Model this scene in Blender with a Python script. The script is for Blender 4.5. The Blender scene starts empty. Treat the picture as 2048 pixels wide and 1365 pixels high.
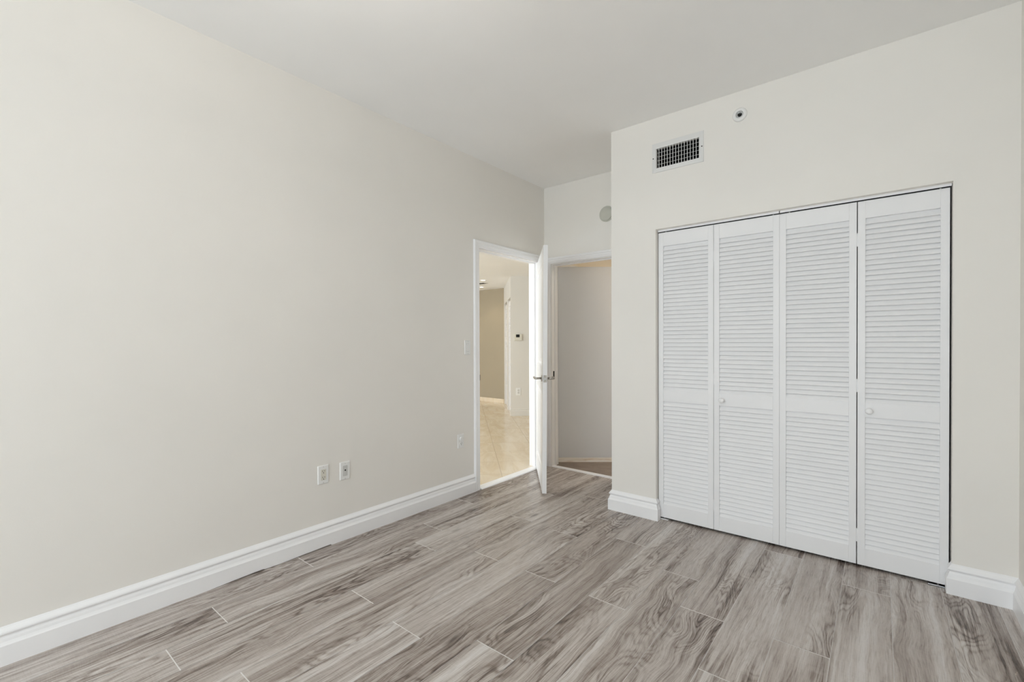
import bpy, bmesh, math, random
from mathutils import Vector, Matrix

S = bpy.context.scene
COL = S.collection
R = math.radians
random.seed(7)

# ------------------------------------------------------------------ camera
W, HPX = 2048, 1365
F_PX, YAW, PITCH, ROLL, SHIFT_PX = 911.38, 38.995, -0.452, -0.208, 11.41
def make_camera():
    y, p, ro = R(YAW), R(PITCH), R(ROLL)
    fw = Vector((-math.sin(y), math.cos(y), 0)); r = Vector((math.cos(y), math.sin(y), 0)); u = Vector((0, 0, 1))
    fw2 = fw*math.cos(p) + u*math.sin(p); u2 = u*math.cos(p) - fw*math.sin(p)
    r3 = r*math.cos(ro) + u2*math.sin(ro); u3 = u2*math.cos(ro) - r*math.sin(ro)
    cd = bpy.data.cameras.new('camera'); cam = bpy.data.objects.new('camera', cd); COL.objects.link(cam)
    m = Matrix((r3, u3, -fw2)).transposed().to_4x4(); m.translation = (0, 0, 1.24)
    cam.matrix_world = m
    cd.sensor_width = 36; cd.lens = F_PX/W*36; cd.shift_y = SHIFT_PX/W; cd.clip_start = .02; cd.clip_end = 60
    S.camera = cam
make_camera()

# ------------------------------------------------------------------ colour management, world, daylight
S.view_settings.view_transform = 'Standard'
S.view_settings.look = 'None'
S.view_settings.exposure = 0.03
S.view_settings.gamma = 1
S.view_settings.use_curve_mapping = False
S.cycles.use_denoising = True
S.cycles.max_bounces = 12
S.cycles.caustics_reflective = False
S.cycles.caustics_refractive = False
S.cycles.use_adaptive_sampling = True
S.cycles.adaptive_threshold = 0.06
S.cycles.diffuse_bounces = 10
S.cycles.sample_clamp_indirect = 8
wd = bpy.data.worlds.new('sky'); S.world = wd; wd.use_nodes = True
wd.node_tree.nodes['Background'].inputs[0].default_value = (.80, .90, 1.0, 1)
wd.node_tree.nodes['Background'].inputs[1].default_value = 1.0

def area(name, loc, target, sx, sy, energy, color):
    l = bpy.data.lights.new(name, 'AREA'); l.shape = 'RECTANGLE'; l.size = sx; l.size_y = sy
    l.energy = energy; l.color = color
    o = bpy.data.objects.new(name, l); COL.objects.link(o); o.location = loc
    o.rotation_euler = (Vector(target) - Vector(loc)).to_track_quat('-Z', 'Y').to_euler()
    return o
WIN_B = (-2.35, 0.25, .10, 2.50)          # bedroom window x0 x1 z0 z1 (wall behind the camera)
WIN_H = (-8.6, -4.6, .10, 2.30)           # hall / living room window
REAR_Y = -3.6
HALL_Y0 = .4
area('daylight_bedroom', (-1.05, REAR_Y-.20, 1.30), (-1.05, 3, 1.30), 2.6, 2.4, 120, (.862, .935, 1.0))
area('daylight_hall', (-6.6, HALL_Y0-.20, 1.20), (-6.6, 5, 1.20), 4.0, 2.2, 198, (.87, .935, 1.0))

# ------------------------------------------------------------------ geometry constants
XL, YC, YB, H = -2.6475, 3.098, 3.794, 2.797
XE, XR = -1.556, .497
DL0, DL1, DLZ = 2.828, 3.690, 2.042         # entry opening in left wall
BX0, BX1, BZ = -2.560, -1.800, 2.022        # inner doorway in alcove wall
CX0, CX1, CZ = -1.220, .274, 2.027          # closet opening
WT = .112
HH = 2.375                                  # hall ceiling

# ------------------------------------------------------------------ node helpers / materials
class NT:
    def __init__(s, name):
        s.m = bpy.data.materials.new(name); s.m.use_nodes = True
        s.t = s.m.node_tree; s.b = s.t.nodes['Principled BSDF']
    def n(s, typ, ins=None, **kw):
        nd = s.t.nodes.new(typ)
        for k, v in kw.items(): setattr(nd, k, v)
        for k, v in (ins or {}).items():
            if hasattr(v, 'node'): s.t.links.new(v, nd.inputs[k])
            else: nd.inputs[k].default_value = v
        return nd
    def math(s, op, a, b=0.0, c=0.0, clamp=False):
        nd = s.t.nodes.new('ShaderNodeMath'); nd.operation = op; nd.use_clamp = clamp
        for i, v in enumerate((a, b, c)):
            if hasattr(v, 'node'): s.t.links.new(v, nd.inputs[i])
            else: nd.inputs[i].default_value = v
        return nd.outputs[0]
    def ramp(s, fac, stops):
        nd = s.t.nodes.new('ShaderNodeValToRGB'); s.t.links.new(fac, nd.inputs[0])
        e = nd.color_ramp.elements
        while len(e) < len(stops): e.new(.5)
        for el, (p, c) in zip(e, stops):
            el.position = p; el.color = (*c, 1) if len(c) == 3 else c
        return nd.outputs[0]
    def mix(s, fac, a, b, mode='MIX'):
        nd = s.t.nodes.new('ShaderNodeMix'); nd.data_type = 'RGBA'; nd.blend_type = mode
        for i, v in ((0, fac), (6, a), (7, b)):
            if hasattr(v, 'node'): s.t.links.new(v, nd.inputs[i])
            else: nd.inputs[i].default_value = v if i == 0 else ((*v, 1) if len(v) == 3 else v)
        return nd.outputs[2]
    def set(s, **kw):
        for k, v in kw.items():
            inp = s.b.inputs[k.replace('_', ' ')]
            if hasattr(v, 'node'): s.t.links.new(v, inp)
            else: inp.default_value = (*v, 1) if isinstance(v, tuple) and len(v) == 3 else v
        return s.m

def paint(name, col, rough=.55, bump=.0, scale=350, var=.012, spec=.35):
    t = NT(name); g = t.n('ShaderNodeNewGeometry').outputs['Position']
    nz = t.n('ShaderNodeTexNoise', {'Vector': g, 'Scale': 2.2, 'Detail': 3.0}).outputs['Fac']
    lo = tuple(c*(1-var) for c in col); hi = tuple(min(1, c*(1+var)) for c in col)
    c = t.ramp(nz, [(.3, lo), (.7, hi)])
    if bump:
        fn = t.n('ShaderNodeTexNoise', {'Vector': g, 'Scale': scale, 'Detail': 2.0}).outputs['Fac']
        bp = t.n('ShaderNodeBump', {'Height': fn, 'Strength': bump, 'Distance': .0006})
        t.set(Normal=bp.outputs[0])
    t.set(Base_Color=c, Roughness=rough); t.b.inputs['Specular IOR Level'].default_value = spec
    return t.m

M = {}
M['wall'] = paint('cream wall paint', (.825, .803, .762), .6, .25)
M['ceil'] = paint('white ceiling paint', (.90, .90, .895), .75, .2)
M['trim'] = paint('white gloss trim', (.90, .90, .91), .32, 0, var=.006, spec=.5)
M['door'] = paint('white door paint', (.87, .87, .875), .38, .05, 500, .006, .5)
M['louver'] = paint('white louvre paint', (.84, .84, .85), .42, .08, 400, .01, .4)
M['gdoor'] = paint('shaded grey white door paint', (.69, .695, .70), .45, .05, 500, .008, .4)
M['plastic'] = paint('white plastic', (.82, .82, .81), .3, 0, var=.003, spec=.5)
M['ivory'] = paint('ivory plastic', (.70, .68, .60), .35, 0, var=.003, spec=.5)
M['greyplastic'] = paint('light grey plastic', (.60, .60, .585), .4, 0, var=.003, spec=.5)
M['vent'] = paint('white enamelled steel', (.74, .74, .73), .4, 0, var=.004, spec=.5)
M['hallwall'] = paint('pale hall paint', (.74, .722, .685), .6, .2)
M['tan'] = paint('tan hall paint', (.395, .34, .25), .6, .2)
M['bath'] = paint('beige bathroom paint', (.88, .79, .64), .6, .2)
M['cover'] = paint('grey beige cover paint', (.56, .56, .50), .5)
M['dark'] = paint('dark interior', (.02, .019, .018), .8, 0, var=.05)
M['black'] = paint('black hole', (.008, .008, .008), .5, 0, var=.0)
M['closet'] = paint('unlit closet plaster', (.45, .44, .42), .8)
def metal(name, col, rough):
    t = NT(name); g = t.n('ShaderNodeNewGeometry').outputs['Position']
    nz = t.n('ShaderNodeTexNoise', {'Vector': g, 'Scale': 240.0, 'Detail': 2.0}).outputs['Fac']
    rr = t.math('MULTIPLY_ADD', nz, .12, rough-.06)
    return t.set(Base_Color=col, Metallic=1.0, Roughness=rr)
M['nickel'] = metal('satin nickel', (.50, .48, .45), .28)
M['steel'] = metal('zinc steel', (.62, .63, .64), .35)
def lamp_mat(name, col, st):
    t = NT(name); t.set(Base_Color=(1., 1., 1.)); t.b.inputs['Emission Color'].default_value = (*col, 1)
    t.b.inputs['Emission Strength'].default_value = st
    return t.m
M['bulb'] = lamp_mat('warm lamp', (1, .88, .68), 9)
def glass():
    t = NT('window glass'); o = t.t.nodes['Material Output']
    tr = t.n('ShaderNodeBsdfTransparent', {'Color': (.97, .98, .98, 1)}); gl = t.n('ShaderNodeBsdfGlossy', {'Roughness': .02})
    mx = t.n('ShaderNodeMixShader', {0: .05, 1: tr.outputs[0], 2: gl.outputs[0]})
    t.t.links.new(mx.outputs[0], o.inputs[0]); return t.m
M['glass'] = glass()

def wood_floor():
    t = NT('grey oak laminate')
    uv = t.n('ShaderNodeUVMap', uv_map='plank').outputs['UV']
    rnd = t.n('ShaderNodeVertexColor', layer_name='plank_id').outputs['Color']
    sp = t.n('ShaderNodeSeparateXYZ', {0: uv}); u, v = sp.outputs[0], sp.outputs[1]
    rs = t.n('ShaderNodeSeparateColor', {0: rnd}); r1, r2, r3 = rs.outputs[0], rs.outputs[1], rs.outputs[2]
    def vec(us, vs, z):      # reads the current u, v (warped below)
        return t.n('ShaderNodeCombineXYZ', {0: t.math('MULTIPLY', u, us), 1: t.math('MULTIPLY', v, vs), 2: z}).outputs[0]
    N = lambda us, vs, z, det=3.0, ro=.55, di=0.0: t.n('ShaderNodeTexNoise', {'Vector': vec(us, vs, z), 'Scale': 1.0, 'Detail': det, 'Roughness': ro, 'Distortion': di}).outputs['Fac']
    Z = lambda r, k, c=0.0: t.math('MULTIPLY_ADD', r, k, c)
    def dev(x, k): return t.math('MULTIPLY_ADD', x, k, -.5*k)
    mul = lambda a, b: t.math('MULTIPLY', a, b)
    # grain lines wander sideways, most of all around knots
    w1 = N(3.2, 3.4, Z(r1, 6.0, 11.0), 1.0, .4); w2 = N(2.0, 1.3, Z(r3, 6.0, 13.0), 1.0, .4)
    amp = t.math('MAXIMUM', mul(t.math('SUBTRACT', w2, .43), 4.0), .08)
    u = t.math('ADD', u, mul(dev(w1, .09), amp))
    v = t.math('ADD', v, mul(dev(N(9.0, 3.0, Z(r2, 6.0, 17.0), 1.0, .4), .10), amp))
    # growth figure: contour lines of a stretched, warped field
    fig = t.math('ADD', N(6.0, 1.25, Z(r1, 9.0), 2.0, .45, .5), dev(N(26, 2.4, Z(r2, 5.0), 3.0, .55), .10))
    wave = lambda k: t.math('MULTIPLY_ADD', t.math('SINE', mul(fig, k)), .5, .5)
    fine, broad = t.math('POWER', wave(150.0), 2.5), t.math('POWER', wave(46.0), 2.0)
    msk = mul(t.math('SUBTRACT', N(5.0, 1.1, Z(r3, 5.0, 3.0), 2.0), .43), 5.0)
    msk = t.math('MINIMUM', t.math('MAXIMUM', msk, .0), 1.0)
    zone = N(8.0, .50, Z(r2, 7.0, 1.0), 3.0, .5, .45)
    streak = N(34, .75, Z(r1, 3.0, 2.0), 4.0, .6, .35)
    thinl = N(95, 1.5, Z(r3, 3.0, 5.0), 3.0, .6, .2)
    pore = N(420, 14.0, r3, 2.0, .6)
    saw = N(20, 330, r2, 1.0)
    # crisp dark hairlines that wander along the plank
    hair = t.math('SUBTRACT', 1.0, mul(t.math('ABSOLUTE', t.math('SUBTRACT', N(17, .65, Z(r2, 4.0, 7.0), 3.0, .5, .6), .47)), 26.0))
    hair = t.math('MAXIMUM', hair, 0.0)
    hair = mul(hair, t.math('MAXIMUM', mul(t.math('SUBTRACT', N(4.0, 1.3, Z(r1, 4.0, 4.0), 2.0), .42), 5.0), 0.0))
    tone = t.math('ADD', dev(zone, 1.0), .675)
    tone = t.math('ADD', tone, dev(streak, .82))
    tone = t.math('ADD', tone, dev(thinl, .66))
    tone = t.math('ADD', tone, dev(pore, .34))
    tone = t.math('ADD', tone, dev(saw, .16))
    tone = t.math('SUBTRACT', tone, mul(mul(fine, msk), .32))
    tone = t.math('SUBTRACT', tone, mul(mul(broad, msk), .18))
    tone = t.math('SUBTRACT', tone, mul(hair, .36))
    tone = t.math('ADD', tone, Z(r1, .10, -.05))
    col = t.ramp(tone, [(.0, (.060, .042, .034)), (.22, (.152, .115, .096)), (.42, (.295, .247, .219)), (.62, (.452, .403, .370)), (.80, (.575, .533, .503)), (.98, (.68, .65, .63))])
    # dark knots and flecks
    vo = t.n('ShaderNodeTexVoronoi', {'Vector': vec(6, 1.9, Z(r3, 4.0)), 'Scale': 1.0, 'Randomness': 1.0}).outputs['Distance']
    kn = t.math('SUBTRACT', 1.0, mul(vo, 8.0), clamp=True)
    kn = t.math('MULTIPLY', mul(kn, thinl), 2.0, clamp=True)
    col = t.mix(kn, col, (.085, .064, .054))
    col = t.mix(mul(r2, .18), col, (.46, .405, .365))
    bh = t.math('MULTIPLY_ADD', pore, .5, t.math('MULTIPLY', streak, .5))
    bp = t.n('ShaderNodeBump', {'Height': bh, 'Strength': .12, 'Distance': .0006})
    ro = t.math('MULTIPLY_ADD', pore, .12, .22)
    t.b.inputs['Specular IOR Level'].default_value = .36
    return t.set(Base_Color=col, Roughness=ro, Normal=bp.outputs[0])
M['floor'] = wood_floor()
M['seam'] = paint('lit plank bevel', (.86, .84, .82), .5, 0)  # pale colour stands in for light caught along the plank edges

def marble(name, tiles=True):
    t = NT(name); g = t.n('ShaderNodeNewGeometry').outputs['Position']
    mp = t.n('ShaderNodeMapping', {'Vector': g, 'Rotation': (0, 0, R(45)), 'Location': (0, 0, 0)}).outputs[0]
    sp = t.n('ShaderNodeSeparateXYZ', {0: mp})
    a = t.math('ADD', sp.outputs[1], -.3473+.449*40)      # (x+y)/sqrt2
    b = t.math('ADD', sp.outputs[0], 5.187+.449*40)       # (x-y)/sqrt2
    T = .449
    ia, ib = t.math('FLOOR', t.math('DIVIDE', a, T)), t.math('FLOOR', t.math('DIVIDE', b, T))
    fa = t.math('PINGPONG', a, T/2); fb = t.math('PINGPONG', b, T/2)
    # distance to the nearest joint
    da = t.math('ABSOLUTE', t.math('SUBTRACT', a, t.math('MULTIPLY', t.math('ROUND', t.math('DIVIDE', a, T)), T)))
    db = t.math('ABSOLUTE', t.math('SUBTRACT', b, t.math('MULTIPLY', t.math('ROUND', t.math('DIVIDE', b, T)), T)))
    d = t.math('MINIMUM', da, db)
    idv = t.n('ShaderNodeCombineXYZ', {0: ia, 1: ib, 2: 0.0}).outputs[0]
    wn = t.n('ShaderNodeTexWhiteNoise', {'Vector': idv}, noise_dimensions='3D')
    off = t.n('ShaderNodeVectorMath', {0: wn.outputs['Color'], 1: (8, 8, 8)}, operation='MULTIPLY').outputs[0]
    pv = t.n('ShaderNodeVectorMath', {0: mp, 1: off}, operation='ADD').outputs[0]
    sv = t.n('ShaderNodeVectorMath', {0: pv, 1: (2.0, 7.0, 3.0)}, operation='MULTIPLY').outputs[0]
    cl = t.n('ShaderNodeTexNoise', {'Vector': sv, 'Scale': 1.0, 'Detail': 5.0, 'Roughness': .6, 'Distortion': .8}).outputs['Fac']
    col = t.ramp(cl, [(.28, (.68, .55, .39)), (.5, (.765, .655, .50)), (.72, (.82, .735, .61))])
    ve = t.math('ABSOLUTE', t.math('SUBTRACT', cl, .47))
    ve = t.math('SUBTRACT', 1.0, t.math('MULTIPLY', ve, 70.0), clamp=True)
    col = t.mix(t.math('MULTIPLY', ve, .16), col, (.36, .27, .17))
    if tiles:
        j = t.math('LESS_THAN', d, .0035)
        col = t.mix(t.math('MULTIPLY', j, .45), col, (.38, .29, .19))
    t.b.inputs['Specular IOR Level'].default_value = .5
    return t.set(Base_Color=col, Roughness=.14)
M['marble'] = marble('cream marble tiles')
M['stone'] = marble('cream marble strip', False)
def pine():
    t = NT('raw finger jointed pine'); g = t.n('ShaderNodeTexCoord').outputs['Object']
    s = t.n('ShaderNodeMapping', {'Vector': g, 'Scale': (5, 30, 60)}).outputs[0]
    nz = t.n('ShaderNodeTexNoise', {'Vector': s, 'Scale': 1.0, 'Detail': 3.0, 'Distortion': .4}).outputs['Fac']
    col = t.ramp(nz, [(.3, (.72, .60, .46)), (.5, (.90, .85, .77)), (.75, (.92, .89, .84))])
    return t.set(Base_Color=col, Roughness=.5)
M['pine'] = pine()

# ------------------------------------------------------------------ mesh helpers
def box(bm, x0, x1, y0, y1, z0, z1, mat=None):
    vs = [bm.verts.new((x, y, z)) for x in (x0, x1) for y in (y0, y1) for z in (z0, z1)]
    if mat is not None:
        for v in vs: v.co = mat @ v.co
    F = [(0, 1, 3, 2), (4, 6, 7, 5), (0, 4, 5, 1), (2, 3, 7, 6), (0, 2, 6, 4), (1, 5, 7, 3)]
    return [bm.faces.new([vs[i] for i in f]) for f in F]
def prism(bm, pts, z0, z1, mat=None):
    lo = [bm.verts.new((x, y, z0)) for x, y in pts]; hi = [bm.verts.new((x, y, z1)) for x, y in pts]
    if mat is not None:
        for v in lo+hi: v.co = mat @ v.co
    n = len(pts); bm.faces.new(lo[::-1]); bm.faces.new(hi)
    for i in range(n): bm.faces.new((lo[i], lo[(i+1) % n], hi[(i+1) % n], hi[i]))
def lathe(bm, prof, mat=None, n=32):
    """prof: (radius, height along local z)"""
    rings = []
    for r, z in prof:
        if r < 1e-6: rings.append([bm.verts.new((0, 0, z))])
        else: rings.append([bm.verts.new((r*math.cos(2*math.pi*k/n), r*math.sin(2*math.pi*k/n), z)) for k in range(n)])
    for a, b in zip(rings, rings[1:]):
        for k in range(n):
            q = [a[k % len(a)], a[(k+1) % len(a)], b[(k+1) % len(b)], b[k % len(b)]]
            u = []
            for v in q:
                if v not in u: u.append(v)
            if len(u) > 2: bm.faces.new(u)
    if mat is not None:
        for rg in rings:
            for v in rg: v.co = mat @ v.co
def tube(bm, pts, r, n=14, mat=None):
    pts = [Vector(p) for p in pts]; rings = []
    for i, p in enumerate(pts):
        d = (pts[min(i+1, len(pts)-1)] - pts[max(i-1, 0)]).normalized()
        a = d.orthogonal() if i == 0 else (rings_a - d*(rings_a.dot(d)))
        a.normalize(); rings_a = a; b = d.cross(a)
        rings.append([bm.verts.new(p + a*r*math.cos(2*math.pi*k/n) + b*r*math.sin(2*math.pi*k/n)) for k in range(n)])
    for x, y in zip(rings, rings[1:]):
        for k in range(n): bm.faces.new((x[k], x[(k+1) % n], y[(k+1) % n], y[k]))
    bm.faces.new(rings[0][::-1]); bm.faces.new(rings[-1])
    if mat is not None:
        for rg in rings:
            for v in rg: v.co = mat @ v.co
def obj(name, bm, m, parent=None, smooth=False, bevel=0, mats=None):
    bmesh.ops.recalc_face_normals(bm, faces=bm.faces)
    me = bpy.data.meshes.new(name); bm.to_mesh(me); bm.free()
    for k in (mats or [m]): me.materials.append(M[k])
    o = bpy.data.objects.new(name, me); COL.objects.link(o)
    if smooth:
        for p in me.polygons: p.use_smooth = True
    if bevel:
        b = o.modifiers.new('bevel', 'BEVEL'); b.width = bevel; b.segments = 2; b.limit_method = 'ANGLE'; b.angle_limit = R(40)
        b.harden_normals = False
    if parent: o.parent = parent
    return o
def tag(o, label, cat=None, kind=None, group=None):
    o['label'] = label
    if cat: o['category'] = cat
    if kind: o['kind'] = kind
    if group: o['group'] = group
    return o
def struct(name, bm, m, label, cat, **kw):
    return tag(obj(name, bm, m, **kw), label, cat, 'structure')
def empty(name, loc, label, cat, rz=0, kind=None, group=None):
    o = bpy.data.objects.new(name, None); COL.objects.link(o); o.location = loc; o.rotation_euler = (0, 0, rz)
    o.empty_display_size = .05
    return tag(o, label, cat, kind, group)
NB = lambda: bmesh.new()

# profile swept along a floor path (wall line), 'out' to the left of the direction of travel
BASE_PROF = [(0, 0), (.022, 0), (.022, .077), (.0185, .083), (.0150, .090), (.0128, .100), (.0085, .108), (.0085, .112),
             (.0150, .118), (.0165, .122), (.0150, .127), (.0115, .132), (.0050, .140), (.0015, .146), (0, .146)]
def sweep(bm, path, prof, lift=None):
    P = [Vector(p) for p in path]; n = len(P); rings = []
    for i, p in enumerate(P):
        d0 = (P[i]-P[i-1]).normalized() if i else (P[1]-P[0]).normalized()
        d1 = (P[i+1]-P[i]).normalized() if i < n-1 else d0
        n0, n1 = Vector((-d0.y, d0.x)), Vector((-d1.y, d1.x))
        m = (n0+n1); m = m/(m.dot(n0)) if m.length > 1e-6 else n0
        lf = lift[i] if lift else 0
        rings.append([bm.verts.new((p.x+m.x*o, p.y+m.y*o, max(z, lf))) for o, z in prof])
    k = len(prof)
    for a, b in zip(rings, rings[1:]):
        for j in range(k): bm.faces.new((a[j], a[(j+1) % k], b[(j+1) % k], b[j]))
    bm.faces.new(rings[0][::-1]); bm.faces.new(rings[-1])
# casing profile: (distance from the opening edge, thickness out of the wall)
CAS_PROF = [(.005, 0), (.005, .010), (.009, .013), (.020, .0135), (.024, .0165), (.040, .0170), (.044, .0150), (.050, .0195), (.060, .0205), (.066, .018), (.068, .012), (.068, 0)]
def casing(bm, o, U, N, u0, u1, z1, prof=CAS_PROF, z0=0.0):
    """o origin on the wall plane, U unit vector along the wall, N out of the wall"""
    o, U, N, Z = Vector(o), Vector(U), Vector(N), Vector((0, 0, 1)); rings = []
    for (u, z, su, sz) in ((u0, z0, -1, 0), (u0, z1, -1, 1), (u1, z1, 1, 1), (u1, z0, 1, 0)):
        rings.append([bm.verts.new(o + U*(u+su*w) + Z*(z+sz*w) + N*t) for w, t in prof])
    k = len(prof)
    for a, b in zip(rings, rings[1:]):
        for j in range(k): bm.faces.new((a[j], a[(j+1) % k], b[(j+1) % k], b[j]))
    bm.faces.new(rings[0]); bm.faces.new(rings[-1][::-1])

# ------------------------------------------------------------------ room shell
def floor():
    bm = NB(); uvl = bm.loops.layers.uv.new('plank'); cl = bm.loops.layers.float_color.new('plank_id')
    xs = [-2.6365, -2.445, -2.2550, -2.066, -1.878, -1.690, -1.501, -1.306, -1.111, -.920, -.7305, -.538, -.3465, -.1525, .040, .235, .4265, .618]
    js = [1.263, .769, .543, 1.262, .682, 1.234, 1.964, 1.375, 1.963, 2.439, 2.152, 1.781, 2.157, 2.865, 1.850, 1.820, 2.20]
    rows = list(zip([-2.668]+xs[:-1], xs, [1.70]+js))
    y0, y1 = REAR_Y-.05, 3.90
    for x0, x1, j in rows:
        ys = sorted(y for y in (j+1.275*k for k in range(-5, 6)) if y0+.02 < y < y1-.02)
        ys = [y0]+ys+[y1]
        for a, b in zip(ys, ys[1:]):
            r = [random.random() for _ in range(3)]; ou, ov = random.random()*30, random.random()*30
            flip = random.choice((-1, 1))
            g, e = .0009, .0021
            co = [(x0+g, a+e), (x1-g, a+e), (x1-g, b-e), (x0+g, b-e)]
            f = bm.faces.new([bm.verts.new((x, y, 0)) for x, y in co])
            for lp, (x, y) in zip(f.loops, co):
                lp[uvl].uv = ((x-x0)*flip+ou, (y-a)*flip+ov); lp[cl] = (*r, 1)
    f = bm.faces.new([bm.verts.new(p) for p in ((-2.668, y0, -.0008), (.62, y0, -.0008), (.62, y1, -.0008), (-2.668, y1, -.0008))]); f.material_index = 1
    for fc in box(bm, -2.668, .62, y0, y1, -.06, -.004): fc.material_index = 1
    return struct('floor', bm, 'floor', 'grey oak plank floor of the bedroom, laid towards the alcove', 'floor', mats=['floor', 'seam'])
floor()
bm = NB(); box(bm, XL-WT, XR+.15, REAR_Y-.15, YB+WT, H, H+.12)
struct('ceiling', bm, 'ceil', 'plain white bedroom ceiling running into the door alcove', 'ceiling')
bm = NB()
box(bm, XL-WT, XL, REAR_Y-.15, DL0, 0, H); box(bm, XL-WT, XL, DL1, YB+WT, 0, H); box(bm, XL-WT, XL, DL0, DL1, DLZ, H)
struct('wall_left', bm, 'wall', 'long blank cream wall ending at the open white door', 'wall')
bm = NB()
box(bm, XL, BX0, YB, YB+WT, 0, H); box(bm, BX1, XE+.1, YB, YB+WT, 0, H); box(bm, BX0, BX1, YB, YB+WT, BZ, H)
struct('wall_alcove', bm, 'wall', 'short cream wall at the back of the alcove above the inner doorway', 'wall')
CD = .63   # closet depth
bm = NB()
box(bm, XE, CX0, YC, YC+.10, 0, H); box(bm, CX1, XR, YC, YC+.10, 0, H); 
# header over the closet, with the duct hole behind the air grille
ix0, ix1, iz0, iz1 = -1.2115, -.9265, 2.447, 2.580
box(bm, CX0, CX1, YC, YC+.10, CZ, iz0); box(bm, CX0, CX1, YC, YC+.10, iz1, H); box(bm, CX0, ix0, YC, YC+.10, iz0, iz1); box(bm, ix1, CX1, YC, YC+.10, iz0, iz1)
box(bm, XE, XE+.10, YC+.10, YB, 0, H)
struct('wall_closet', bm, 'wall', 'cream wall around the louvered closet with air grille above', 'wall')
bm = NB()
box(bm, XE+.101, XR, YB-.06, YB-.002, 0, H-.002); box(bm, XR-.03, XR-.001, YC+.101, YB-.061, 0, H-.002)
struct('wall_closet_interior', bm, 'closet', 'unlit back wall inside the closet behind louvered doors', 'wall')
bm = NB(); box(bm, XR, XR+.15, REAR_Y-.15, YB, 0, H)
struct('wall_right', bm, 'wall', 'cream side wall meeting the closet wall at the frame edge', 'wall')
bm = NB()
x0, x1, z0, z1 = WIN_B
box(bm, XL, x0, REAR_Y-.15, REAR_Y, 0, H); box(bm, x1, XR, REAR_Y-.15, REAR_Y, 0, H)
box(bm, x0, x1, REAR_Y-.15, REAR_Y, 0, z0); box(bm, x0, x1, REAR_Y-.15, REAR_Y, z1, H)
struct('wall_rear', bm, 'wall', 'cream window wall behind the viewer', 'wall')
def window(name, x0, x1, z0, z1, y, n, label):
    bm = NB(); t = .05
    box(bm, x0, x1, y-.12, y-.04, z0, z0+t); box(bm, x0, x1, y-.12, y-.04, z1-t, z1)
    for k in range(n+1):
        xc = x0 + (x1-x0)*k/n; a, b = max(x0, xc-t/2), min(x1, xc+t/2)
        box(bm, a if k else x0, b if k < n else x1, y-.12, y-.04, z0+t, z1-t)
    o = struct(name, bm, 'trim', label, 'window')
    bm = NB(); box(bm, x0+.01, x1-.01, y-.083, y-.077, z0+.01, z1-.01); obj('glass_pane', bm, 'glass', o)
window('window_1', *WIN_B, REAR_Y, 2, 'wide white framed window behind the viewer')

# entry door frame (jamb + casings both sides), a trim
bm = NB()
jt = .016
box(bm, XL-WT-.002, XL+.002, DL0-.001, DL0+.002, 0, DLZ); box(bm, XL-WT-.002, XL+.002, DL1-.002, DL1+.001, 0, DLZ)
box(bm, XL-WT-.002, XL+.002, DL0, DL1, DLZ-.002, DLZ+.001)
box(bm, XL-.062, XL-.040, DL0+.002, DL0+.012, 0, DLZ-.012); box(bm, XL-.062, XL-.040, DL1-.012, DL1-.002, 0, DLZ-.012); box(bm, XL-.062, XL-.040, DL0+.002, DL1-.002, DLZ-.012, DLZ-.002)
casing(bm, (XL, 0, 0), (0, 1, 0), (1, 0, 0), DL0, DL1, DLZ)
casing(bm, (XL-WT, 0, 0), (0, 1, 0), (-1, 0, 0), DL0, DL1, DLZ)
fr1 = struct('trim_1', bm, 'trim', 'white moulded frame around the open entry doorway in the blank wall', 'door frame')
bm = NB(); box(bm, XL-.032, XL+.004, DL0+.0018, DL0+.0075, .925, .972); sp = obj('strike_plate', bm, 'dark', fr1); sp['label'] = 'dark metal strike plate on the white frame'
# inner doorway frame
bm = NB()
box(bm, BX0-.001, BX0+.002, YB-.002, YB+WT+.002, 0, BZ); box(bm, BX1-.002, BX1+.001, YB-.002, YB+WT+.002, 0, BZ); box(bm, BX0, BX1, YB-.002, YB+WT+.002, BZ-.002, BZ+.001)
box(bm, BX0+.002, BX0+.010, YB+.048, YB+.072, 0, BZ-.010); box(bm, BX0+.002, BX1-.002, YB+.048, YB+.072, BZ-.010, BZ-.002)
casing(bm, (0, YB, 0), (1, 0, 0), (0, -1, 0), BX0, BX1, BZ)
fr2 = struct('trim_2', bm, 'trim', 'white moulded frame around the inner doorway at the back of the alcove', 'door frame')
bm = NB(); box(bm, BX0+.0015, BX0+.0042, YB+.022, YB+.040, .895, .957); o = obj('strike_slot', bm, 'dark', fr2); o['label'] = 'narrow black slot in the door jamb'

# baseboards
bm = NB()
ys = [REAR_Y, .60, .80, .93, 1.02, 1.075, 1.082, 1.16, 1.20, 1.26, 1.47, 1.4705, 1.6, DL0-.070]
lf = [0, 0, .0, .004, .0065, .0065, .003, .0015, .002, .004, .0075, .001, .0005, 0]
sweep(bm, [(XL, y) for y in ys][::-1], BASE_PROF, lf[::-1])
struct('baseboard_left', bm, 'trim', 'long white stepped baseboard along the blank cream wall', 'baseboard')
bm = NB()
sweep(bm, [(CX0, YC+.030), (CX0, YC), (XE, YC), (XE, YB-.022)], [(a, b) for a, b in BASE_PROF])
struct('baseboard_closet', bm, 'trim', 'short white baseboard wrapping the wall end between alcove and closet', 'baseboard')
bm = NB()
sweep(bm, [(XR, REAR_Y), (XR, YC), (CX1, YC), (CX1, YC+.030)], BASE_PROF)
struct('baseboard_right', bm, 'trim', 'white baseboard beside the closet turning onto the side wall', 'baseboard')
bm = NB(); sweep(bm, [(XL, REAR_Y), (XR, REAR_Y)], BASE_PROF)
struct('baseboard_rear', bm, 'trim', 'white baseboard under the window behind the viewer', 'baseboard')

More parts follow.
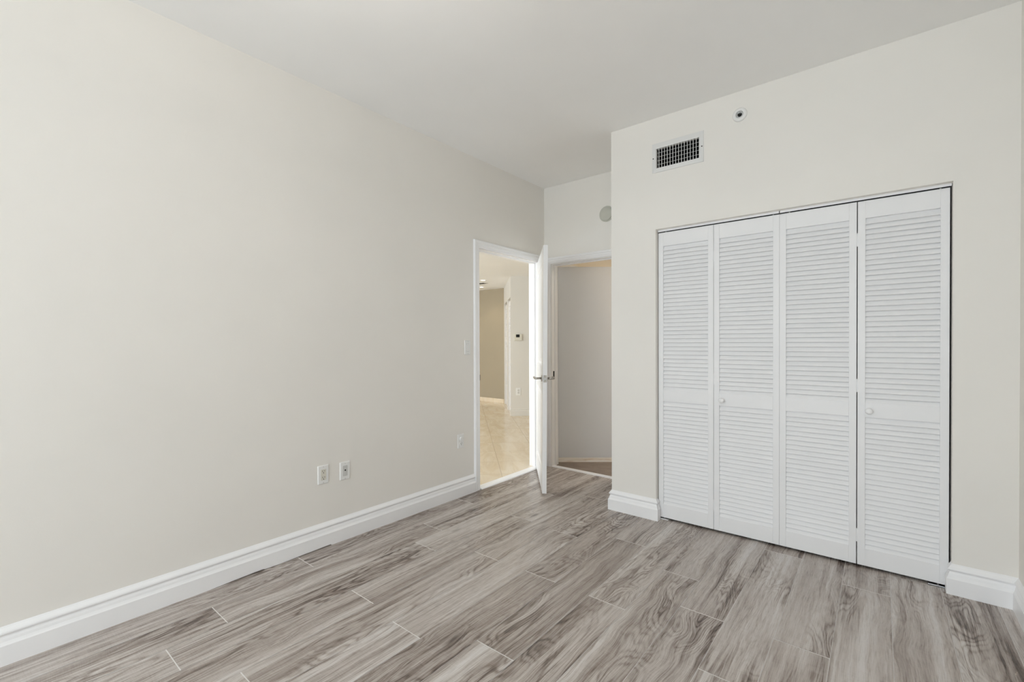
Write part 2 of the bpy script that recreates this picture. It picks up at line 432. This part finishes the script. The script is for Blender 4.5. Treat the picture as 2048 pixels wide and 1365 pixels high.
# thresholds
bm = NB()
prism(bm, [(XL+.026, 0), (XL+.024, .006), (XL+.012, .011), (XL-.03, .012), (XL-.05, .010), (XL-.062, .004), (XL-.062, 0)], DL0+.003, DL1-.003,
      Matrix(((1, 0, 0, 0), (0, 0, 1, 0), (0, 1, 0, 0), (0, 0, 0, 1))))
struct('trim_3', bm, 'trim', 'white threshold strip where the wood floor meets cream tiles', 'threshold')
bm = NB()
mt = Matrix(((0, 0, 1, 0), (1, 0, 0, 0), (0, 1, 0, 0), (0, 0, 0, 1)))
prism(bm, [(YB-.008, 0), (YB-.006, .007), (YB+.008, .011), (YB+.016, .006), (YB+.020, .006), (YB+.030, .011), (YB+.042, .007), (YB+.044, 0)], BX0+.003, BX1-.003, mt)
struct('trim_4', bm, 'trim', 'white grooved threshold strip below the grey inner door', 'threshold')

# ------------------------------------------------------------------ entry door (hinged beside the corner, swung into the room)
def slab(bm, w, h, t, panels):
    """local: x from hinge 0..w, y 0..-t (room face y=0), z 0..h"""
    d = .0105
    box(bm, 0, w, -t+d, -d, 0, h)
    xs = [0]+[q for p in panels[:1] for q in (p[0], p[1])]+[w]
    for ya, yb in ((-d, 0), (-t, -t+d)):
        box(bm, 0, xs[1], ya, yb, 0, h); box(bm, xs[2], w, ya, yb, 0, h)
        zs = [0]
        for p in panels: zs += [p[2], p[3]]
        zs.append(h)
        for k in range(0, len(zs), 2): box(bm, xs[1], xs[2], ya, yb, zs[k], zs[k+1])
    for (xa, xb, za, zb) in panels:
        for base, top in ((-d, -.002), (-t+d, -t+.002)):
            def rect(i, y): return [bm.verts.new(c) for c in ((xa+i, y, za+i), (xb-i, y, za+i), (xb-i, y, zb-i), (xa+i, y, zb-i))]
            def ring(A, B):
                for k in range(4): bm.faces.new((A[k], A[(k+1) % 4], B[(k+1) % 4], B[k]))
            A, B = rect(.020, base), rect(.052, top); ring(A, B); bm.faces.new(B)
            s = 1 if base > -t/2 else -1
            C, D = rect(0, base+s*.010), rect(.013, base+s*.0005); ring(C, D)
def lever(bm, xc, zc, side, t):
    """rosette and lever on one face; side +1: y>0 face, -1: y<-t face"""
    y = 0 if side > 0 else -t
    m = Matrix.Translation((xc, y, zc)) @ Matrix.Rotation(-side*math.pi/2, 4, 'X')
    tube(bm, [(xc, y+side*.006, zc), (xc, y+side*.048, zc), (xc-.003, y+side*.056, zc), (xc-.010, y+side*.060, zc), (xc-.03, y+side*.061, zc), (xc-.118, y+side*.061, zc)], .0095)
    return m
DW, DT, DH = .845, .035, 2.008
pin = (-2.634, 3.6815, .022)
door = NB(); slab(door, DW, DH, DT, [(.115, DW-.115, .17, .82), (.115, DW-.115, 1.03, 1.885)])
d1 = struct('door_1', door, 'door', 'open white panelled door with lever handles, swung into the bedroom', 'door')
d1.location = pin; d1.rotation_euler = (R(-.50), 0, math.atan2(3.030-3.6815, -2.100+2.634))   # hangs a touch out of plumb
for side, nm in ((1, 'lever_handle'), (-1, 'lever_handle')):
    bm = NB(); m = lever(bm, DW-.062, .928, side, DT); h = obj(nm, bm, 'nickel', d1, smooth=True); h['label'] = 'satin nickel lever handle on a round rosette'
    bm = NB(); lathe(bm, [(0, -.001), (.0265, -.001), (.0265, .006), (.025, .008), (0, .008)], m); obj('rosette', bm, 'nickel', h, bevel=.001)
bm = NB(); box(bm, DW-.0004, DW+.0016, -DT+.005, -.005, .900, .957); lp = obj('latch_plate', bm, 'nickel', d1); lp['label'] = 'nickel latch plate on the door edge'
bm = NB(); box(bm, DW, DW+.011, -DT+.012, -.012, .920, .937); obj('latch_bolt', bm, 'steel', lp)
for z in (.20, 1.00, 1.80):
    bm = NB(); tube(bm, [(.0, .004, z-.045), (.0, .004, z+.045)], .006, 10); obj('hinge', bm, 'nickel', d1)

# inner door (grey in the shade, raw wooden strip along its foot)
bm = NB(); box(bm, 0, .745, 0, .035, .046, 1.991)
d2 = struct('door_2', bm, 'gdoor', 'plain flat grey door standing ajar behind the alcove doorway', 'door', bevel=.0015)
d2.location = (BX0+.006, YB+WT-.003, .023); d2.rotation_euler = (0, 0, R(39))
bm = NB(); box(bm, 0, .278, 0.001, .034, 0, .0455); box(bm, .2795, .745, .001, .034, 0, .0455)
o = obj('foot_strip', bm, 'pine', d2); o['label'] = 'strip of raw jointed pine along the foot of the grey door'
for z in (.22, 1.0, 1.78):
    bm = NB(); tube(bm, [(-.002, .038, z-.045), (-.002, .038, z+.045)], .006, 10); obj('hinge', bm, 'nickel', d2)

# bathroom beyond the inner door
def bath_floor_mat():
    t = NT('taupe floor tiles'); g = t.n('ShaderNodeNewGeometry').outputs['Position']
    nz = t.n('ShaderNodeTexNoise', {'Vector': g, 'Scale': 9.0, 'Detail': 5.0, 'Distortion': .6}).outputs['Fac']
    return t.set(Base_Color=t.ramp(nz, [(.3, (.20, .155, .125)), (.7, (.28, .225, .185))]), Roughness=.35)
M['bathfloor'] = bath_floor_mat()
bm = NB(); box(bm, XL-WT+.004, -.6, YB+.045, 5.9, -.02, .0015)
struct('floor_bathroom', bm, 'bathfloor', 'brownish floor seen behind the threshold of the grey inner door', 'floor')
bm = NB()
box(bm, XL-.05, XL, YB+WT, 5.9, 0, 2.40); box(bm, XL-.05, -.6, 5.9, 6.0, 0, 2.40); box(bm, -.6, -.5, YB+WT, 6.0, 0, 2.40)
box(bm, XE+.1, -.6, YB+.01, YB+WT, 0, 2.4)
struct('wall_bathroom', bm, 'ceil', 'pale wall glimpsed above the grey inner door', 'wall')
bm = NB(); box(bm, XL-.05, -.5, YB+WT, 6.0, 2.40, 2.45); box(bm, XL, XL+.55, YB+WT+.001, 5.9, 2.098, 2.399)
struct('ceiling_bathroom', bm, 'bath', 'beige lowered ceiling glimpsed above the grey inner door', 'ceiling')

# ------------------------------------------------------------------ hall beyond the entry doorway
HA = Vector((-4.889, 6.005)); HS = Vector((-.6935, .7205)); HT = Vector((.7205, .6935))
bm = NB(); box(bm, -10, XL-.025, HALL_Y0-.1, 10, -.06, .002)
struct('floor_hall', bm, 'marble', 'polished cream marble tile floor through the open doorway', 'floor')
bm = NB(); box(bm, -10, XL-WT, HALL_Y0-.1, 10, HH, HH+.06)
struct('ceiling_hall', bm, 'ceil', 'white hall ceiling with recessed lamps seen through the doorway', 'ceiling')
def hall_m(origin, U):
    """local x along U, local y to the left of U, z up"""
    return Matrix(((U.x, -U.y, 0, origin.x), (U.y, U.x, 0, origin.y), (0, 0, 1, 0), (0, 0, 0, 1)))
MS = hall_m(HA, HS)     # side wall with louvered doors; hall lies at local +y? resolved below
MTm = hall_m(HA, HT)    # thermostat wall; behind it is local +y
bm = NB(); box(bm, 0, 2.6, 0, .040, 0, HH, MTm)
struct('wall_hall', bm, 'hallwall', 'pale hall wall carrying the thermostat beyond the entry doorway', 'wall')
L0, L1, L2, L3, LZ = .052, .655, .86, 1.52, 2.03
bm = NB()
for a, b in ((.0405, L0), (L1, L2), (L3, 1.656)): box(bm, a, b, -.10, 0, 0, HH, MS)
box(bm, L0, L1, -.10, 0, LZ, HH, MS); box(bm, L2, L3, -.10, 0, LZ, HH, MS)
box(bm, .0, 1.75, -.60, -.55, 0, HH, MS)
struct('wall_hall_side', bm, 'hallwall', 'pale hall wall seen edge on with two louvered doors', 'wall')
bm = NB(); box(bm, -10, -6.035, 7.199, 7.30, 0, HH)
struct('wall_hall_far', bm, 'tan', 'tan wall at the far end of the hall', 'wall')
bm = NB(); box(bm, -10, -6.036, 7.187, 7.199, 0, .085)
struct('baseboard_hall_far', bm, 'stone', 'low cream marble skirting under the tan hall wall', 'baseboard')
bm = NB()
HP = [(0, 0), (.014, 0), (.014, .085), (.008, .093), (.008, .105), (.011, .108), (.006, .118), (0, .120)]
pA = HA + HT*2.6; sweep(bm, [tuple(pA), tuple(HA), tuple(HA+HS*L0)], HP)
struct('baseboard_hall', bm, 'hallwall', 'pale baseboard under the thermostat wall in the hall', 'baseboard')
bm = NB()
box(bm, -10.1, -10, HALL_Y0-.1, 10, 0, HH); box(bm, -10, -6.0, 10, 10.1, 0, HH); box(bm, -3.1, XL-WT, 7.7, 7.8, 0, HH)
x0, x1, z0, z1 = WIN_H
box(bm, -10, x0, HALL_Y0-.1, HALL_Y0, 0, HH); box(bm, x1, XL-WT, HALL_Y0-.1, HALL_Y0, 0, HH); box(bm, x0, x1, HALL_Y0-.1, HALL_Y0, 0, z0); box(bm, x0, x1, HALL_Y0-.1, HALL_Y0, z1, HH)
box(bm, XL-WT, XL-.05, YB+WT, 7.8, 0, HH)
struct('wall_hall_outer', bm, 'hallwall', 'outer living room walls out of sight beyond the doorway', 'wall')
window('window_2', WIN_H[0], WIN_H[1], z0, z1, HALL_Y0, 3, 'wide living room window out of sight beyond the doorway')

# ------------------------------------------------------------------ louvered leaves
def leaf(parent, x0, x1, z0, z1, zs, th, name='door_leaf', stile=.034, pitch=.0277, M4=None):
    """front face at local y=0, body towards +y; zs: louvered openings"""
    bm = NB()
    box(bm, x0, x0+stile, 0, th, z0, z1, M4); box(bm, x1-stile, x1, 0, th, z0, z1, M4)
    e = [z0]
    for a, b in zs: e += [a, b]
    e.append(z1)
    for k in range(0, len(e), 2): box(bm, x0+stile, x1-stile, 0.0006, th-.0006, e[k], e[k+1], M4)
    lf = obj(name, bm, 'louver', parent, bevel=.0012)
    for a, b in zs:
        bm = NB(); n = round((b-a)/pitch); p = (b-a)/n
        for k in range(n):
            zc = a + p*(k+.5); ln, sw, tk = p*1.24, .0150, .0052
            # slat leaning: lower edge forward (y small), upper edge back
            yf, yb = .0030, .0030+sw
            zl, zu = zc-ln/2, zc+ln/2
            d = Vector((0, yb-yf, zu-zl)).normalized(); nrm = Vector((0, -d.z, d.y))
            q = [Vector((0, yf, zl)), Vector((0, yb, zu))]
            sec = [q[0]+nrm*0, q[1]+nrm*0, q[1]-nrm*tk, q[0]-nrm*tk]
            lo, hi = [], []
            for s in sec:
                zz = min(max(s.z, a-.0005), b+.0005)
                lo.append(Vector((x0+stile-.001, s.y, zz))); hi.append(Vector((x1-stile+.001, s.y, zz)))
            if M4 is not None: lo = [M4 @ v for v in lo]; hi = [M4 @ v for v in hi]
            lo = [bm.verts.new(v) for v in lo]; hi = [bm.verts.new(v) for v in hi]
            bm.faces.new(lo); bm.faces.new(hi[::-1])
            for i in range(4): bm.faces.new((lo[i], hi[i], hi[(i+1) % 4], lo[(i+1) % 4]))
        obj('louver_panel', bm, 'louver', lf)
    return lf

YD = YC+.040                                   # front plane of the closet doors
EDG = [-1.2165, -.8485, -.4740, -.1020, .2670]
ZD0, ZD1 = .0155, 2.0065
ZS = [(.110, .829), (.910, 1.912)]
KN = [(0, 0), (.011, 0), (.011, .004), (.0075, .008), (.0075, .012), (.012, .016), (.0165, .022), (.0175, .028), (.0150, .034), (.009, .0375), (0, .0385)]
def knob(parent, x, z):
    bm = NB(); lathe(bm, KN, Matrix.Translation((x, .001, z)) @ Matrix.Rotation(math.pi/2, 4, 'X'), 28)
    return obj('knob', bm, 'door', parent, smooth=True)
def bifold(i0, label, gaps):
    a, b, c = EDG[i0], EDG[i0+1], EDG[i0+2]
    t = empty('bifold_closet_door', (a, YD, 0), label, 'closet door', kind='thing', group='louvered closet doors')
    g0, g1, g2 = gaps
    leaf(t, g0, b-a-g1/2, ZD0, ZD1, ZS, .028)
    l2 = leaf(t, b-a+g1/2, c-a-g2, ZD0, ZD1, ZS, .028)
    knob(l2, b-a+.0525, .866)
    for z in (.175, 1.00, 1.80):
        bm = NB(); box(bm, b-a-.003, b-a+.003, .003, .010, z-.036, z+.036); obj('hinge', bm, 'louver', t)
    for x in (.05, c-a-.035):
        bm = NB(); tube(bm, [(x, .014, ZD1-.01), (x, .014, ZD1+.0072)], .004, 10); o = obj('guide_pin', bm, 'plastic', t)
    return t
bifold(0, 'white louvered bifold closet door nearer the alcove, closed', (.001, .0018, .0003))
bifold(2, 'white louvered bifold closet door below the sprinkler, beside the side wall', (.0004, .0042, .001))
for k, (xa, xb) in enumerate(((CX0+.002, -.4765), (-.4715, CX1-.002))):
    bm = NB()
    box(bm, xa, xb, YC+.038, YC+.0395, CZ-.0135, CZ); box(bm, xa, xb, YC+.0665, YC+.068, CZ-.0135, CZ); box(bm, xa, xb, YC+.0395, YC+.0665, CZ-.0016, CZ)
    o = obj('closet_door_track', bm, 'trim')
    bm = NB(); box(bm, xa+.001, xb-.001, YC+.0397, YC+.0663, CZ-.0125, CZ-.0017); obj('gap_shade_strip', bm, 'black', o)  # black strip in the channel paints in the shade above the doors
    tag(o, ('white metal track above the bifold door nearer the alcove', 'white metal track above the bifold door beside the side wall')[k], 'track', group='closet door tracks')
for k, (xa, xb) in enumerate(((CX0+.012, CX0+.072), (CX1-.085, CX1-.008))):
    bm = NB(); box(bm, xa, xb, YC+.034, YC+.066, 0, .0025); box(bm, xa, xb, YC+.034, YC+.0365, 0, .008)
    o = obj('floor_pivot_bracket', bm, ('plastic', 'steel')[k], bevel=.0006)
    tag(o, ('small white pivot bracket on the floor below the closet door by the alcove', 'small zinc pivot bracket on the floor below the closet door by the side wall')[k], 'bracket', group='closet door floor brackets')
    bm = NB(); tube(bm, [((xa+xb)/2, YC+.052, .002), ((xa+xb)/2, YC+.052, ZD0+.01)], .004, 10); obj('pivot_pin', bm, 'steel', o)

# hall louvered doors
for k, (a, b) in enumerate(((L0, L1), (L2, L3))):
    t = empty('hall_louver_door', (HA.x+HS.x*a, HA.y+HS.y*a, 0), ('narrow white louvered hall door next to the thermostat wall', 'narrow white louvered hall door next to the tan far wall')[k], 'closet door', kind='thing', group='louvered hall doors')
    t.rotation_euler = (0, 0, math.atan2(HS.y, HS.x)+math.pi)
    leaf(t, -(b-a)+.012, -.012, .012, LZ-.035, [(.11, .83), (.91, LZ-.13)], .028, M4=Matrix.Translation((0, .02, 0)), pitch=.032)

# ------------------------------------------------------------------ wall fittings
def rounded(w, h, r=.004, n=4):
    pts = []
    for cx, cy, a0 in ((w/2-r, h/2-r, 0), (-w/2+r, h/2-r, 90), (-w/2+r, -h/2+r, 180), (w/2-r, -h/2+r, 270)):
        for k in range(n+1): a = R(a0+90*k/n); pts.append((cx+r*math.cos(a), cy+r*math.sin(a)))
    return pts
def frustum(bm, w, h, d, inset, m, z0=0.0):
    A = [bm.verts.new(m @ Vector((x, y, z0))) for x, y in rounded(w, h)]
    B = [bm.verts.new(m @ Vector((x, y, z0+d))) for x, y in rounded(w-2*inset, h-2*inset)]
    n = len(A)
    for k in range(n): bm.faces.new((A[k], A[(k+1) % n], B[(k+1) % n], B[k]))
    bm.faces.new(A[::-1]); bm.faces.new(B)
# local frame on left wall: x -> +Y, y -> Z, z -> +X
ML = Matrix(((0, 0, 1, 0), (1, 0, 0, 0), (0, 1, 0, 0), (0, 0, 0, 1)))
def screws(p, h):
    for s in (-1, 1):
        bm = NB(); lathe(bm, [(0, 0), (.0032, 0), (.0028, .0012), (0, .0014)], ML @ Matrix.Translation((0, s*h, .0056)), 12); o = obj('screw', bm, 'greyplastic', p)
def plate(name, y, z, label, cat, group=None, w=.072, h=.115):
    t = empty(name, (XL, y, z), label, cat, group=group)
    bm = NB(); frustum(bm, w, h, .0058, .0045, ML); obj('cover_plate', bm, 'plastic', t, bevel=.0006)
    return t
def slots(p, zc, y0=0.0, z=.0062):
    for (x, w, h, dz) in ((-.0064, .0022, .0085, .004), (.0064, .0022, .0070, .004)):
        bm = NB(); box(bm, x-w/2, x+w/2, zc+dz-h/2, zc+dz+h/2, z, z+.0008, ML); obj('slot', bm, 'black', p)
    bm = NB(); lathe(bm, [(0, 0), (.0027, 0), (.0027, .0008), (0, .0008)], ML @ Matrix.Translation((0, zc-.0075, z)), 14); obj('slot', bm, 'black', p)
# double outlet (rectangular face)
t = plate('wall_outlet', 1.4305, .4405, 'white power outlet with ivory double socket low on the blank wall', 'outlet')
bm = NB(); frustum(bm, .034, .067, .0018, .0008, ML, .0052); rc = obj('receptacle', bm, 'ivory', t)
slots(rc, .019, z=.0070); slots(rc, -.019, z=.0070); screws(t, .048)
# cable plate
t = plate('cable_plate', 1.5755, .4330, 'white wall plate with grey insert and one black cable hole', 'wall plate')
bm = NB(); frustum(bm, .034, .067, .0012, .0006, ML, .0052); rc = obj('insert', bm, 'greyplastic', t)
bm = NB(); lathe(bm, [(0, 0), (.0052, 0), (.0052, .0008), (0, .0008)], ML @ Matrix.Translation((0, .004, .0064)), 18); obj('cable_hole', bm, 'black', rc); screws(t, .048)
# rocker switch
t = plate('light_switch', 2.686, 1.205, 'white rocker light switch on the wall beside the doorway', 'switch', h=.120)
bm = NB(); frustum(bm, .035, .068, .0012, .0006, ML, .0052); rf = obj('rocker_frame', bm, 'greyplastic', t)
bm = NB(); mm = ML @ Matrix.Translation((0, 0, .0062)) @ Matrix.Rotation(R(3), 4, 'X'); frustum(bm, .0315, .0635, .003, .001, mm); obj('rocker', bm, 'plastic', rf); screws(t, .050)
# duplex near door with a capped upper socket
t = plate('duplex_outlet', 2.603, .4465, 'white duplex outlet low on the wall beside the doorway, upper socket capped', 'outlet')
for s, nm in ((1, 'socket_cap'), (-1, 'receptacle')):
    bm = NB(); lathe(bm, [(0, .004), (.0172, .004), (.0172, .0078 if s < 0 else .016), (.0160, .0084 if s < 0 else .0172), (0, .0084 if s < 0 else .0172)], ML @ Matrix.Translation((0, s*.0195, 0)), 28)
    rc = obj(nm, bm, 'plastic', t, bevel=.0004)
    if s < 0: slots(rc, -.0195, z=.0084)
bm = NB(); lathe(bm, [(0, 0), (.003, 0), (.003, .001), (0, .001)], ML @ Matrix.Translation((0, 0, .0056)), 12); obj('screw', bm, 'greyplastic', t)

# air grille above the closet; local x -> +X, y -> Z, z -> -Y
MC = Matrix(((1, 0, 0, 0), (0, 0, -1, 0), (0, 1, 0, 0), (0, 0, 0, 1)))
vx0, vx1, vz0, vz1 = -1.244, -.897, 2.417, 2.621
t = empty('air_grille', ((vx0+vx1)/2, YC, (vz0+vz1)/2), 'white rectangular air grille with dark slots high above the closet', 'air vent')
ox, oz = (vx0+vx1)/2, (vz0+vz1)/2
bm = NB()
def gring(A, B):
    for k in range(4): bm.faces.new((A[k], A[(k+1) % 4], B[(k+1) % 4], B[k]))
def grect(x0, x1, z0, z1, d): return [bm.verts.new(MC @ Vector((x-ox, z-oz, d))) for x, z in ((x0, z0), (x1, z0), (x1, z1), (x0, z1))]
r0 = grect(vx0, vx1, vz0, vz1, 0); r1 = grect(vx0+.003, vx1-.003, vz0+.003, vz1-.003, .005); r2 = grect(ix0-.004, ix1+.004, iz0-.004, iz1+.004, .009); r3 = grect(ix0, ix1, iz0, iz1, .007); r4 = grect(ix0, ix1, iz0, iz1, .0006)
gring(r0, r1); gring(r1, r2); gring(r2, r3); gring(r3, r4); gring(r4, r0)
obj('frame', bm, 'vent', t)
bm = NB(); a0, a1, b0, b1, dd = ix0-ox, ix1-ox, iz0-oz, iz1-oz, -.30
box(bm, a0+.0005, a1-.0005, b0+.0005, b1-.0005, dd, dd+.002, MC); box(bm, a0+.0005, a0+.002, b0+.0005, b1-.0005, dd, -.014, MC); box(bm, a1-.002, a1-.0005, b0+.0005, b1-.0005, dd, -.014, MC)
box(bm, a0+.0005, a1-.0005, b0+.0005, b0+.002, dd, -.014, MC); box(bm, a0+.0005, a1-.0005, b1-.002, b1-.0005, dd, -.014, MC)
o = obj('duct', bm, 'dark', t); o['label'] = 'dark duct behind the grille'
bm = NB(); nb = 14
for k in range(nb):
    x = ix0 + (ix1-ix0)*(k+.95)/(nb+.9); box(bm, x-.0014-ox, x+.0014-ox, iz0-oz, iz1-oz, .0005, .0060, MC)
obj('vertical_blades', bm, 'vent', t)
bm = NB()
for k in range(4):
    z = iz0 + (iz1-iz0)*(k+1)/5; box(bm, ix0-ox, ix1-ox, z-.0005-oz, z+.0005-oz, -.006, -.0008, MC)
obj('horizontal_bars', bm, 'vent', t)
for x in (-1.2335, -.9085):
    bm = NB(); lathe(bm, [(0, 0), (.0045, 0), (.0040, .002), (0, .0024)], MC @ Matrix.Translation((x-ox, 2.5175-oz, .0055)), 14); o = obj('screw', bm, 'dark', t); o['label'] = 'dark screw in the white frame'

# sidewall sprinkler
t = empty('fire_sprinkler', (-.6835, YC, 2.652), 'small round white fire sprinkler high on the closet wall', 'sprinkler')
bm = NB(); lathe(bm, [(.020, .0015), (.0205, .009), (.024, .0115), (.034, .0095), (.0415, .004), (.0425, 0), (0, 0)], MC, 40); obj('escutcheon', bm, 'plastic', t, smooth=True)
bm = NB(); lathe(bm, [(0, .0012), (.0195, .0012), (.0195, .0018), (0, .0018)], MC, 28); obj('recess', bm, 'greyplastic', t)
bm = NB(); lathe(bm, [(0, .0018), (.0125, .0018), (.0125, .004), (.010, .010), (.0085, .018), (0, .018)], MC, 20); hd = obj('sprinkler_head', bm, 'black', t); hd['label'] = 'dark sprinkler head in the white ring'
bm = NB()
for s_ in (-1, 1): tube(bm, [(s_*.0075, 0, .012), (s_*.0085, 0, .022), (s_*.004, 0, .030), (0, 0, .032)], .0013, 8, MC)
lathe(bm, [(0, .0315), (.0055, .0315), (.0055, .0325), (0, .0325)], MC, 16)
obj('deflector', bm, 'steel', hd)

# round cover on the alcove wall
MA = Matrix(((1, 0, 0, 0), (0, 0, -1, 0), (0, 1, 0, 0), (0, 0, 0, 1)))
t = empty('round_wall_cover', (-1.952, YB, 2.419), 'round pale cover on the alcove wall above the inner doorway', 'wall cover')
bm = NB(); lathe(bm, [(0, 0), (.072, 0), (.0725, .004), (.070, .008), (0, .0085)], MA, 48); obj('rim', bm, 'cover', t)
bm = NB(); lathe(bm, [(0, .008), (.063, .008), (.062, .014), (.056, .018), (.03, .021), (0, .022)], MA, 48); obj('dome', bm, 'cover', t, smooth=True)

# hall fittings: local x -> HT, y -> z, z -> towards the hall
nH = Vector((HT.y, -HT.x))
def hall_fit(x, z): return Matrix(((HT.x, 0, nH.x, HA.x+HT.x*x), (HT.y, 0, nH.y, HA.y+HT.y*x), (0, 1, 0, z), (0, 0, 0, 1)))
t = empty('thermostat', (HA.x+HT.x*.124, HA.y+HT.y*.124, 1.337), 'small ivory thermostat with dark screen on the hall wall', 'thermostat')
mi = Matrix.Translation(-t.location)
bm = NB(); frustum(bm, .136, .114, .026, .004, mi @ hall_fit(.124, 1.337)); obj('body', bm, 'ivory', t, bevel=.001)
bm = NB(); frustum(bm, .062, .048, .001, .0005, mi @ hall_fit(.119, 1.362), .0258); o = obj('screen', bm, 'dark', t); o['label'] = 'dark display'
t = empty('hall_outlet', (HA.x+HT.x*.129, HA.y+HT.y*.129, .415), 'white outlet low on the hall wall below the thermostat', 'outlet')
mi = Matrix.Translation(-t.location)
bm = NB(); frustum(bm, .085, .128, .006, .004, mi @ hall_fit(.129, .415)); obj('cover_plate', bm, 'plastic', t)
for s in (-1, 1):
    bm = NB(); lathe(bm, [(0, .005), (.0172, .005), (.0172, .008), (0, .008)], mi @ hall_fit(.129, .415+s*.02), 24); obj('receptacle', bm, 'greyplastic', t)
for k, (x, y) in enumerate(((-5.574, 6.068), (-6.27, 6.774))):
    t = empty('recessed_lamp', (x, y, HH), ('round recessed ceiling lamp in the hall, nearer the doorway', 'round recessed ceiling lamp in the hall, nearer the tan wall')[k], 'ceiling lamp', group='recessed hall lamps')
    bm = NB(); lathe(bm, [(.034, -.002), (.060, -.006), (.063, 0), (.034, 0)], None, 32); obj('trim_ring', bm, 'trim', t)
    bm = NB(); lathe(bm, [(0, -.001), (.036, -.001), (.036, 0), (0, 0)], None, 32); obj('lamp', bm, 'bulb', t)
    l = bpy.data.lights.new('lamp_glow', 'SPOT'); l.energy = 9; l.color = (1, .84, .62); l.spot_size = R(120); l.spot_blend = .8; l.shadow_soft_size = .05
    lo = bpy.data.objects.new('lamp_glow', l); COL.objects.link(lo); lo.location = (x, y, HH-.02)
t = empty('ceiling_vent', (-5.88, 6.35, HH), 'small grey slotted ceiling vent between the two hall lamps', 'air vent')
bm = NB(); box(bm, -.11, .11, -.07, .07, -.006, 0); obj('frame', bm, 'greyplastic', t)
bm = NB()
for k in range(5): box(bm, -.09, .09, -.052+k*.022, -.040+k*.022, -.0075, -.0055)
obj('slots', bm, 'dark', t)

# bathroom lamp (lights the room behind the grey door)
t = empty('bathroom_lamp', (-1.35, 5.0, 2.40), 'round bathroom ceiling lamp hidden behind the grey inner door', 'ceiling lamp')
M['bathbulb'] = lamp_mat('bathroom lamp glass', (1, .92, .80), 55)
bm = NB(); lathe(bm, [(0, 0), (.14, 0), (.14, -.03), (.11, -.07), (0, -.085)], None, 32); obj('lamp', bm, 'bathbulb', t)

# invented uplight bowl, added out of view to even out the bedroom light
t = empty('added_uplight', (-1.07, .55, H), 'unseen uplight bowl added under the bedroom ceiling to fill the room with light', 'ceiling lamp')
bm = NB(); lathe(bm, [(0, 0), (.07, 0), (.07, -.02), (.010, -.03), (.010, -.44), (0, -.44)], None, 32); obj('stem', bm, 'vent', t)
M['opal'] = lamp_mat('added uplight glow', (1, .935, .85), 24)
bm = NB(); lathe(bm, [(0, -.50), (.12, -.49), (.20, -.455), (.225, -.435), (.222, -.433), (.195, -.45), (.11, -.48), (0, -.487)], None, 40); obj('uplight_bowl', bm, 'vent', t, smooth=True)
bm = NB(); lathe(bm, [(.012, -.442), (.20, -.442), (.20, -.438), (.012, -.438)], None, 40); obj('diffuser', bm, 'opal', t)
